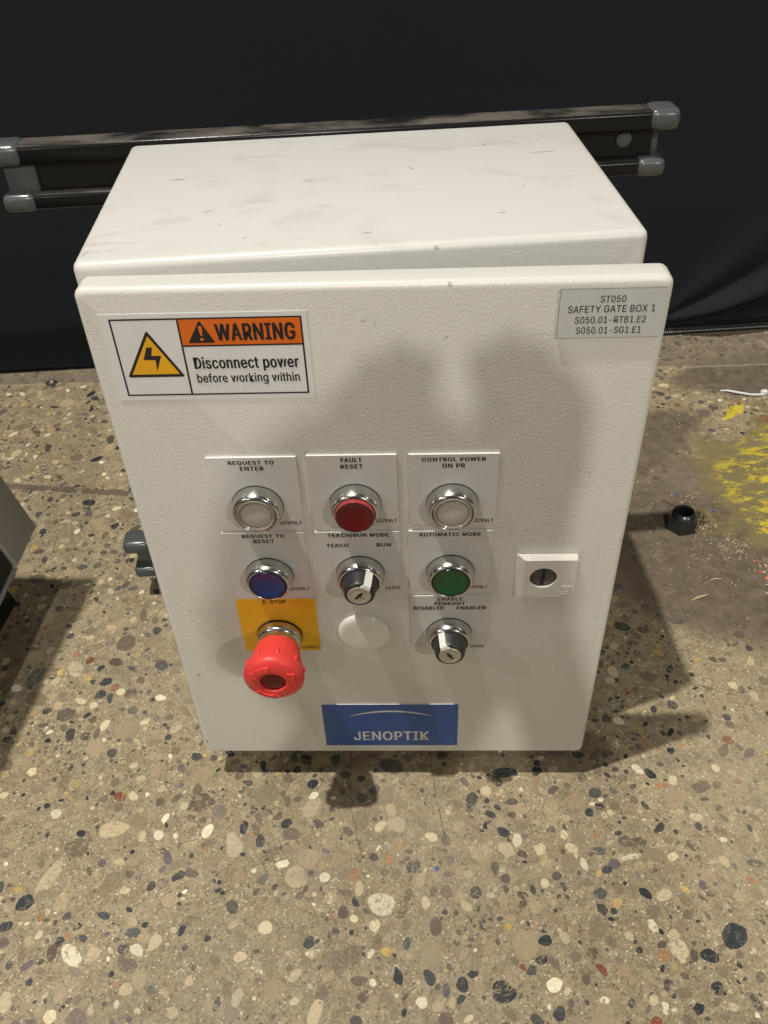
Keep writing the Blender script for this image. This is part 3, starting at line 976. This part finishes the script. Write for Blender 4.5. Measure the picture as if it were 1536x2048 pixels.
# emergency stop -----------------------------------------------------
mw = on_door(75.8, 142.2, T_PL)
bm = bmesh.new()
prof = [(15.6, 0.1), (15.6, 1.4), (15.2, 1.4), (15.2, 3.0), (14.7, 6.4), (14.0, 7.6), (13.6, 7.9), (12.9, 8.2), (12.8, 9.0), (13.2, 9.3), (13.2, 12.5), (12.6, 12.8)]
lathe(bm, [(mm(a), mm(h)) for a, h in prof], 72, [1, 1] + [0] * 10)
for k in range(26):   # ribs of the collar
    a = 2 * math.pi * k / 26
    vs, _ = box(bm, -mm(.35), mm(.35), -mm(12.2), -mm(9.5), mm(13.0), mm(13.7))
    bmesh.ops.rotate(bm, verts=vs, cent=(0, 0, 0), matrix=Matrix.Rotation(a, 3, 'Y'))
ES = obj('emergency_stop', bm, [M['chrome'], M['gasket']], ROOT, mw, smooth=40)
ES['label'] = 'red mushroom emergency stop on a chrome collar'
bm = bmesh.new()
prof = [(12.6, 12.0), (14.0, 12.2), (14.7, 13.4), (16.0, 19.0), (17.5, 24.5), (18.9, 29.5), (19.8, 33.0), (20.1, 35.2), (19.9, 36.8), (19.0, 38.4), (17.3, 39.8), (14.8, 40.8), (12.2, 41.3), (10.0, 41.4), (8.9, 41.2), (8.4, 40.6), (8.2, 39.0)]
lathe(bm, [(mm(a), mm(h)) for a, h in prof], 80)
for k in range(9):   # grip bumps round the rim
    a = 2 * math.pi * (k + 0.3) / 9
    s = bmesh.ops.create_icosphere(bm, subdivisions=2, radius=1.0)
    bmesh.ops.scale(bm, verts=s['verts'], vec=(mm(1.3), mm(3.4), mm(1.5)))
    bmesh.ops.rotate(bm, verts=s['verts'], cent=(0, 0, 0), matrix=Matrix.Rotation(math.radians(16), 3, 'X'))
    bmesh.ops.translate(bm, verts=s['verts'], vec=(0, -mm(30.5), mm(18.6)))
    bmesh.ops.rotate(bm, verts=s['verts'], cent=(0, 0, 0), matrix=Matrix.Rotation(a, 3, 'Y'))
PR = [(8.9, 41.2), (10.0, 41.4), (12.2, 41.3), (14.8, 40.8), (17.3, 39.8), (19.0, 38.4)]


def face_h(r):
    for (a, ha), (b, hb) in zip(PR[:-1], PR[1:]):
        if a <= r <= b: return ha + (hb - ha) * (r - a) / (b - a)
    return PR[0][1] if r < PR[0][0] else PR[-1][1]


for q in range(3):   # raised turn arrows
    a0 = math.radians(95 + 120 * q)
    n = 14
    A, B, A2, B2 = [], [], [], []
    for k in range(n):
        t = k / (n - 1)
        a = a0 - math.radians(68) * t + math.radians(68)
        ri, ro = 12.0, 15.4
        if t < 0.24:
            e = t / 0.24
            ri, ro = 13.7 - 3.3 * e, 13.7 + 3.2 * e
        for lst, rr, hh in ((A, ri, 1.0), (B, ro, 1.0), (A2, ri - .2, -.3), (B2, ro + .2, -.3)):
            lst.append(bm.verts.new((mm(rr) * math.cos(a), -mm(face_h(rr) + hh), mm(rr) * math.sin(a))))
    for k in range(n - 1):
        bm.faces.new((A[k], A[k + 1], B[k + 1], B[k]))
        bm.faces.new((A2[k], A2[k + 1], A[k + 1], A[k]))
        bm.faces.new((B[k], B[k + 1], B2[k + 1], B2[k]))
    bm.faces.new((A[-1], A2[-1], B2[-1], B[-1]))
MH = obj('mushroom_head', bm, M['estop'], ES, mw, smooth=35)
bm = bmesh.new()
lathe(bm, [(mm(a), mm(h)) for a, h in [(8.2, 38.0), (8.2, 39.4), (7.6, 40.0), (6.0, 40.3), (3, 40.5)]], 48)
obj('lens', bm, M['estop_lens'], ES, mw, smooth=40)['label'] = 'dark red lens'

# blanking plug ------------------------------------------------------
bm = bmesh.new()
lathe(bm, [(mm(a), mm(h)) for a, h in [(17.6, 0.05), (17.6, 1.3), (17.35, 2.0), (16.7, 2.7), (15.6, 3.25), (14.2, 3.5), (11.0, 3.65), (5, 3.7)]], 72)
obj('blanking_plug', bm, M['plug'], ROOT, on_door(133.4, 143.6), smooth=50)['label'] = 'round cream plug closing an unused hole'

# door lock ----------------------------------------------------------
mw = on_door(252.2, 197.4)
bm = bmesh.new()
rbox(bm, mm(-19.4), mm(18.6), -mm(1.4), -0.0001, mm(-19.2), mm(18.2), mm(.6), 2)
b0 = [bm.verts.new((mm(a), -mm(1.2), mm(c))) for a, c in [(-18.6, -18.4), (18.4, -18.4), (18.4, 18.0), (-18.6, 18.0)]]
rf = [(-14.6, -14.6), (17.8, -14.6), (17.8, 17.6), (-14.6, 17.6)]
nH = 40
hole = [(mm(-2.4 + 8.6 * math.cos(2 * math.pi * k / nH)), mm(2.4 + 8.6 * math.sin(2 * math.pi * k / nH))) for k in range(nH)]
f0 = [bm.verts.new((mm(a), -mm(6.2), mm(c))) for a, c in rf]
for k in range(4): bm.faces.new((b0[k], b0[(k + 1) % 4], f0[(k + 1) % 4], f0[k]))
hv = [bm.verts.new((a, -mm(6.2), c)) for a, c in hole]
hw = [bm.verts.new((a, -mm(3.6), c)) for a, c in hole]
for k in range(nH): bm.faces.new((hv[k], hv[(k + 1) % nH], hw[(k + 1) % nH], hw[k]))
edges = [bm.edges.get((f0[k], f0[(k + 1) % 4])) for k in range(4)] + [bm.edges.get((hv[k], hv[(k + 1) % nH])) for k in range(nH)]
bmesh.ops.triangle_fill(bm, use_beauty=True, edges=edges)
# raised maker's mark, low on the right
for a, b_, c, d in [(9.6, 15.6, -5.2, -4.7), (9.6, 15.6, -11.9, -11.4), (15.1, 15.6, -11.3, -5.3), (9.6, 10.0, -11.3, -10.0), (11.0, 14.4, -7.4, -7.0), (11.0, 14.4, -9.6, -9.2)]:
    box(bm, mm(a), mm(b_), -mm(6.55), -mm(6.1), mm(c), mm(d))
LK = obj('door_lock', bm, M['lock'], ROOT, mw, smooth=30)
LK['label'] = 'square grey quarter-turn lock with a slotted core'
bm = bmesh.new()
lathe(bm, [(mm(a), mm(h)) for a, h in [(8.5, 2.0), (8.5, 4.3), (8.2, 4.5), (3, 4.5)]], 40)
prm = Matrix.Translation((mm(-2.4), 0, mm(2.4)))
bmesh.ops.transform(bm, matrix=prm, verts=bm.verts)
CR = obj('lock_core', bm, M['lock_core'], LK, mw, smooth=40)
bm = bmesh.new()
prism(bm, [(mm(-1.2), mm(-7.9)), (mm(1.2), mm(-7.9)), (mm(1.3), mm(7.9)), (mm(-1.1), mm(7.9))], mm(4.4), mm(4.56))
bmesh.ops.rotate(bm, verts=bm.verts, cent=(0, 0, 0), matrix=Matrix.Rotation(math.radians(3), 3, 'Y'))
bmesh.ops.transform(bm, matrix=prm, verts=bm.verts)
obj('slot', bm, M['black'], LK, mw)


# mounting rails on the back -----------------------------------------
def rail(dx, dz, label, bolts):
    T = Matrix.Translation(W(dx, 0, dz))
    bm = bmesh.new()
    rbox(bm, mm(-100), mm(374), mm(193), mm(215), mm(388.5), mm(401.5), mm(3.0), 3)
    rbox(bm, mm(-94), mm(368), mm(193), mm(215), mm(357.5), mm(368.5), mm(3.0), 3)
    box(bm, mm(-90), mm(364), mm(201), mm(207), mm(367), mm(390))
    box(bm, mm(40), mm(260), mm(189.0), mm(201), mm(372), mm(386))
    rl = obj('mounting_rail', bm, M['rail'], ROOT, T, smooth=35)
    rl['label'] = label
    for x0, x1, y0, y1 in ((-103, -76, -98.5, -75), (357.5, 380, 353.5, 374.5)):
        bm = bmesh.new()
        rbox(bm, mm(x0), mm(x1), mm(191.2), mm(215.5), mm(388), mm(403), mm(5.6), 5)
        rbox(bm, mm(y0), mm(y1), mm(191.2), mm(215.5), mm(356.6), mm(369.6), mm(4.8), 5)
        a, b_ = (-93, -71) if x0 < 0 else (352, 371)
        rbox(bm, mm(a), mm(b_), mm(198 if x0 < 0 else 207), mm(214), mm(368), mm(391), mm(1.5), 2)
        obj('end_cap', bm, M['cap'], rl, T, smooth=40)
    if bolts:
        bm = bmesh.new()
        lathe(bm, [(mm(5.4), 0), (mm(5.4), mm(.8)), (mm(5.0), mm(1.1)), (mm(2), mm(1.2))], 32)
        obj('plug', bm, M['cap'], rl, Matrix.Translation(W(343.6, 201, 381.5)), smooth=40)
    return rl


rail(0, 0, 'dusty black double rail with grey end caps across the top of the back', True)
rail(11, -367, 'black double rail with grey end caps near the floor', False)

# ------------------------------------------------------------------ corner of a second enclosure, left edge
NB = empty('grey_cabinet', W(-260, 190, -37))
tag(NB, 'grey metal cabinet with black front cut off by the left edge of the photo', 'cabinet')
ax_u = Vector((-0.02, -0.06, 0.66)); ax_u = (Vector((-11, -5, 67))).normalized()   # up, leaning left
ax_f = Vector((-6, -47, -4)); ax_f = (ax_f - ax_u * ax_f.dot(ax_u)).normalized()     # towards the front
ax_r = ax_f.cross(ax_u).normalized()
if ax_r.x < 0: ax_r = -ax_r
A0 = W(-166, 199, 60)
MN = Matrix(((ax_r.x, ax_f.x, ax_u.x, A0.x), (ax_r.y, ax_f.y, ax_u.y, A0.y), (ax_r.z, ax_f.z, ax_u.z, A0.z), (0, 0, 0, 1)))
bm = bmesh.new()
rbox(bm, mm(-260), 0, 0, mm(50), 0, mm(330), mm(1.5), 3)
obj('housing', bm, M['grey_box'], NB, MN, smooth=35)
bm = bmesh.new()
rbox(bm, mm(-254), -mm(2.5), mm(50.2), mm(330), mm(1.5), mm(322), mm(3), 3)  # black front, lengthened out of view to block the front lamps
obj('front_cover', bm, M['black'], NB, MN, smooth=35)
bm = bmesh.new()
rbox(bm, mm(-256), -mm(0.5), mm(50.4), mm(332), mm(-1.6), mm(1.0), mm(.6), 2)
obj('bottom_lip', bm, M['grey_box'], NB, MN, smooth=35)
bm = bmesh.new()
rbox(bm, -mm(230), -mm(62), mm(14), mm(120), -mm(92), -mm(1.8), mm(4), 2)  # unseen block added below the cabinet to keep light off the floor there
obj('shade_block', bm, M['black'], NB, MN, smooth=35)

# ------------------------------------------------------------------ small things lying about
# black flange nut
bm = bmesh.new()
R6 = mm(16.4)
ring0 = [bm.verts.new((R6 * math.cos(math.pi / 3 * k), R6 * math.sin(math.pi / 3 * k), 0)) for k in range(6)]
n = 48


def hexr(a): return R6 * math.cos(math.pi / 6) / math.cos((a % (math.pi / 3)) - math.pi / 6)


def ringh(rf, z): return [bm.verts.new((rf(2 * math.pi * k / n) * math.cos(2 * math.pi * k / n), rf(2 * math.pi * k / n) * math.sin(2 * math.pi * k / n), z(2 * math.pi * k / n))) for k in range(n)]


for q in ring0: bm.verts.remove(q)
rings = [ringh(hexr, lambda a: 0.0003),
         ringh(hexr, lambda a: mm(13.5) - (hexr(a) - R6 * 0.866) * 0.9),
         ringh(lambda a: mm(14.2), lambda a: mm(14.6)),
         ringh(lambda a: mm(13.4), lambda a: mm(17.0)), ringh(lambda a: mm(11.6), lambda a: mm(20.4)), ringh(lambda a: mm(10.0), lambda a: mm(22.0)),
         ringh(lambda a: mm(8.6), lambda a: mm(22.2)), ringh(lambda a: mm(7.9), lambda a: mm(21.6)), ringh(lambda a: mm(7.6), lambda a: mm(0.5))]
for a, b_ in zip(rings[:-1], rings[1:]):
    for k in range(n): bm.faces.new((a[k], a[(k + 1) % n], b_[(k + 1) % n], b_[k]))
o = obj('hex_nut', bm, M['nut'], None, Matrix.Translation(W(478.5, 244, -37)) @ Matrix.Rotation(math.radians(8), 4, 'Z'), smooth=28)
tag(o, 'black hexagonal lock nut standing on the dirty concrete', 'nut')

# zinc washer
bm = bmesh.new()
lathe(bm, [(mm(3.6), .0001), (mm(7.6), .0001), (mm(7.9), mm(.5)), (mm(7.6), mm(1.4)), (mm(4.2), mm(1.5)), (mm(3.6), mm(1.1)), (mm(3.6), .0001)], 40, cap1=False)
bmesh.ops.rotate(bm, verts=bm.verts, cent=(0, 0, 0), matrix=Matrix.Rotation(-math.pi / 2, 3, 'X'))
o = obj('washer', bm, M['zinc'], None, Matrix.Translation(W(-277, 618, -36.8)), smooth=40)
tag(o, 'small zinc washer on the floor by the backdrop', 'washer')


def strip(name, pts, w, t, mat, label, cat, group=None):
    """a thin bent strip lying on the floor through survey points (x, y, z)"""
    bm = bmesh.new()
    P = [W(*p) for p in pts]
    rows = []
    for i, p in enumerate(P):
        d = (P[min(i + 1, len(P) - 1)] - P[max(i - 1, 0)]).normalized()
        s = Vector((-d.y, d.x, 0)).normalized()
        wi = w[i] if isinstance(w, (list, tuple)) else w
        rows.append([bm.verts.new(p - s * mm(wi / 2)), bm.verts.new(p + s * mm(wi / 2)), bm.verts.new(p + s * mm(wi / 2 * .8) + Vector((0, 0, mm(t)))), bm.verts.new(p - s * mm(wi / 2 * .8) + Vector((0, 0, mm(t))))])
    for a, b_ in zip(rows[:-1], rows[1:]):
        for k in range(4): bm.faces.new((a[k], a[(k + 1) % 4], b_[(k + 1) % 4], b_[k]))
    bm.faces.new(rows[0][::-1]); bm.faces.new(rows[-1])
    c = sum((q for q in P), Vector()) / len(P)
    c.z = 0
    bmesh.ops.translate(bm, verts=bm.verts, vec=-c)
    o = obj(name, bm, mat, None, Matrix.Translation(c), smooth=40)
    return tag(o, label, cat, group)


tie = strip('cable_tie', [(612, 496, -36.6), (620, 493, -35), (632, 486, -34.5), (645, 480, -34.5), (656, 479, -35), (664, 481, -35.5), (690, 486, -35.5), (740, 480, -36)], [1.6, 2.6, 3.2, 3.2, 3.2, 3.2, 3.2, 2], 1.3, M['nylon'],
            'white nylon cable tie on the floor at the right', 'cable tie')
bm = bmesh.new()
rbox(bm, -mm(4), mm(4), -mm(3.4), mm(3.4), 0, mm(5.5), mm(1.1), 2)
obj('tie_head', bm, M['nylon'], tie, Matrix.Translation(W(664, 483, -36.8)) @ Matrix.Rotation(0.25, 4, 'Z'), smooth=40)

SPL = 'dry wood splinters on the floor'
strip('wood_splinter', [(454, 137, -36.8), (461, 139.5, -36), (468, 141.5, -36), (473, 143, -36.6)], [.5, 2.6, 2.4, .6], .8, M['wood'], 'pale wood splinter, the longer one below the black nut', 'splinter', SPL)
strip('wood_splinter', [(481, 162, -36.8), (487, 163.5, -36.2), (493.5, 163, -36.8)], [.5, 1.8, .5], .7, M['wood'], 'pale wood splinter, the shorter one just below the black nut', 'splinter', SPL)
strip('wood_splinter', [(160.8, -64, -36.8), (162.6, -57, -36.4), (165.4, -48, -36.8)], [1.8, 1.2, .3], .5, M['wood'], 'thin upright straw splinter on the floor in front of the blue plate', 'splinter', SPL)
strip('wood_splinter', [(86, -56, -36.8), (80.5, -52, -36.4), (76.5, -49, -36.8)], [1.0, .9, .4], .4, M['wood'], 'tiny pale splinter left of the emergency stop shadow', 'splinter', SPL) if False else None
strip('metal_pin', [(471.5, 289, -36.8), (478, 282, -36.0), (486, 273, -36.6)], 1.7, 1.2, M['pin'], 'thin dark metal pin beside the black nut', 'pin')


def chip(x, y, r, mat, label, name='plastic_chip', cat='chip', seed=0, group=None):
    rs = random.Random(seed)
    bm = bmesh.new()
    s = bmesh.ops.create_icosphere(bm, subdivisions=2, radius=mm(r * .82))
    for q in s['verts']:
        q.co *= 1 + rs.uniform(-.28, .28)
        q.co.z *= 0.45
    zmin = min(q.co.z for q in bm.verts)
    bmesh.ops.translate(bm, verts=bm.verts, vec=(0, 0, -zmin))
    o = obj(name, bm, mat, None, Matrix.Translation(W(x, y, -36.85)) @ Matrix.Rotation(rs.uniform(0, 6), 4, 'Z'), smooth=25)
    return tag(o, label, cat, group)


chip(178, -113, 2.0, M['blue_chip'], 'bright blue plastic chip on the open floor in front of the box', seed=1)
chip(521, 265, 1.9, M['blue_chip'], 'blue plastic chip beside the black nut at the yellow paint', seed=2)
chip(490, 297, 2.2, M['blue_chip'], 'dark blue chip behind the black nut', seed=3)
chip(538, 184, 2.1, M['red_chip'], 'red plastic chip, uppermost of those at the right edge', seed=4)
chip(535.5, 168, 2.2, M['red_chip'], 'red plastic chip in the middle of those at the right edge', seed=5)
chip(537, 159, 2.8, M['orange_chip'], 'pale orange chip, lowest of those at the right edge', seed=6)
chip(-5.5, 0.5, 1.5, M['yellow_chip'], 'tiny yellow flake by the lower left corner of the door', seed=7)


# loose grit along the dirty patch
def grit():
    bm = bmesh.new()
    mats = [simple('pale_grit', (0.58, 0.50, 0.38), 0.7, var=0.3), simple('brown_grit', (0.16, 0.11, 0.07), 0.8, var=0.3), M['wood']]
    rs = random.Random(5)
    spots = [(500, 246, 12, 16, 110, 1.0), (520, 205, 22, 22, 130, .8), (545, 165, 14, 25, 120, .9), (500, 290, 20, 10, 60, .7), (480, 190, 40, 50, 110, .6), (440, 290, 30, 40, 50, .6), (540, 430, 60, 40, 60, .6), (-200, 378, 50, 4, 60, .8),
             (430, 60, 90, 60, 110, .6), (560, 120, 40, 60, 90, .7)]
    for (x, y, sx, sy, n, sz) in spots:
        for _ in range(n):
            px, py = rs.gauss(x, sx * .55), rs.gauss(y, sy * .55)
            if px < 322 and py > -30 and px > -40 and py < 230: continue
            r = abs(rs.gauss(.55, .35)) * sz + .2
            k = rs.random()
            if k < .25:
                ln = rs.uniform(1.5, 5) * sz
                vs, fs = box(bm, -mm(ln / 2), mm(ln / 2), -mm(.25), mm(.25), 0, mm(.45), 2)
            else:
                s = bmesh.ops.create_icosphere(bm, subdivisions=1, radius=mm(r))
                vs = s['verts']
                for q in vs: q.co *= rs.uniform(.7, 1.25)
                mi = 0 if rs.random() < .55 else 1
                for f in {f for q in vs for f in q.link_faces}: f.material_index = mi
            bmesh.ops.rotate(bm, verts=vs, cent=(0, 0, 0), matrix=Matrix.Rotation(rs.uniform(0, 6.28), 3, 'Z'))
            w = W(px, py, -37)
            bmesh.ops.translate(bm, verts=vs, vec=(w.x, w.y, mm(r * .5) if k >= .25 else .0002))
    tag(obj('grit', bm, mats), kind='stuff')


grit()


# ------------------------------------------------------------------ the photographer crouching behind the camera, whose shadow falls on the door
def build_person():
    px = -0.064
    up = 0.070
    back = -0.10
    J = [((0, -1.22, .30), .145), ((0, -1.15, .45), .135), ((0, -1.06, .60), .140), ((0, -1.01, .70), .085), ((0, -.97, .76), .058),      # 0-4 spine, neck
         ((0, -.925, .84), .072), ((0, -.905, .91), .098), ((0, -.915, .965), .082),                                                      # 5-7 head
         ((.17, -1.03, .67), .062), ((.235, -1.02, .47), .047), ((.118, -.68, .712), .028), ((.096, -.625, .777), .024),                        # 8-11 right arm
         ((-.17, -1.03, .67), .062), ((-.235, -1.02, .47), .047), ((-.005, -.68, .715), .028), ((.028, -.625, .776), .024),
         ((.10, -1.20, .27), .105), ((.13, -.80, .19), .070), ((.12, -.82, .10), .062), ((.11, -1.22, .065), .050), ((.11, -1.36, .05), .035),   # 16-20 right leg
         ((-.10, -1.20, .27), .105), ((-.13, -.80, .19), .070), ((-.12, -.82, .10), .062), ((-.11, -1.22, .065), .050), ((-.11, -1.36, .05), .035)]
    E = [(0, 1), (1, 2), (2, 3), (3, 4), (4, 5), (5, 6), (6, 7), (3, 8), (8, 9), (9, 10), (10, 11), (3, 12), (12, 13), (13, 14), (14, 15),
         (0, 16), (16, 17), (17, 18), (18, 19), (19, 20), (0, 21), (21, 22), (22, 23), (23, 24), (24, 25)]
    V = [(p[0], p[1], p[2]) for p, r in J]
    R = [r for p, r in J]
    for base, sx in ((11, 1), (15, -1)):        # five fingers on each hand, raised in front of the chest
        hx, hy, hz = V[base]
        for q, (dx, ln) in enumerate([(-.030, .060), (-.020, .080), (-.003, .088), (.016, .080), (.032, .060)]):
            thumb = q == 0
            a = len(V)
            if thumb:
                V += [(hx - sx * .026, hy + .022, hz + .012), (hx - sx * .034, hy + .040, hz + .034)]
                R += [.011, .009]
                E += [(base, a), (a, a + 1)]
            else:
                V += [(hx + sx * dx * .8, hy + .022, hz + .045), (hx + sx * dx * .8, hy + .040, hz + .045 + ln * .55), (hx + sx * (dx * .7 - .008), hy + .066, hz + .035 + ln * .75)]
                R += [.010, .009, .0075]
                E += [(base, a), (a, a + 1), (a + 1, a + 2)]
    me = bpy.data.meshes.new('person')
    me.from_pydata([(x + px, y + back, z + (up * min(1, max(0, (z - .45) / .25)) if y < -.9 else 0)) for x, y, z in V], E, [])
    tmp = bpy.data.objects.new('person_skeleton', me)
    COL.objects.link(tmp)
    sk = tmp.modifiers.new('skin', 'SKIN')
    for v_, r in zip(me.skin_vertices[0].data, R): v_.radius = (r, r)
    me.skin_vertices[0].data[0].use_root = True
    ss = tmp.modifiers.new('smooth', 'SUBSURF'); ss.levels = 2; ss.render_levels = 2
    dg = bpy.context.evaluated_depsgraph_get()
    full = bpy.data.meshes.new_from_object(tmp.evaluated_get(dg))
    bpy.data.objects.remove(tmp)
    skin = simple('skin', (0.50, 0.30, 0.21), 0.5)
    cloth = simple('dark_clothes', (0.03, 0.035, 0.05), 0.85)
    full.materials.clear(); full.materials.append(cloth); full.materials.append(skin)
    for p_ in full.polygons:
        c = p_.center
        p_.material_index = 1 if (c.z > .82 or (c.y > -.80 and c.z > .72)) else 0
        p_.use_smooth = True
    o = link(bpy.data.objects.new('person', full))
    tag(o, 'person in dark clothes crouching behind the camera, only a soft shadow on the door', 'person')
    bm = bmesh.new()
    s = bmesh.ops.create_uvsphere(bm, u_segments=32, v_segments=20, radius=1)
    bmesh.ops.scale(bm, verts=s['verts'], vec=(.098, .116, .110))
    bmesh.ops.delete(bm, geom=[q for q in bm.verts if q.co.z < -.075 or (q.co.y > .055 and q.co.z < .045)], context='VERTS')
    bmesh.ops.translate(bm, verts=bm.verts, vec=(px, -.925 + back, .918 + up))
    h = obj('hair', bm, simple('brown_hair', (0.035, 0.022, 0.014), 0.6), o, smooth=60)
    white = simple('eye_white', (0.6, 0.58, 0.55), 0.2)
    for nm, c_, sc_, mt in (('eye', (-.033, -.820, .905), (.011, .011, .011), white), ('eye', (.033, -.820, .905), (.011, .011, .011), white), ('nose', (0, -.808, .880), (.013, .018, .026), skin),
                            ('ear', (-.098, -.915, .89), (.010, .022, .032), skin), ('ear', (.098, -.915, .89), (.010, .022, .032), skin), ('mouth', (0, -.822, .838), (.026, .008, .007), skin)):
        bm = bmesh.new()
        s = bmesh.ops.create_uvsphere(bm, u_segments=16, v_segments=10, radius=1)
        bmesh.ops.scale(bm, verts=s['verts'], vec=sc_)
        bmesh.ops.translate(bm, verts=s['verts'], vec=(px + c_[0], c_[1] + back, c_[2] + up))
        obj(nm, bm, mt, o, smooth=60)


build_person()
bpy.context.view_layer.update()
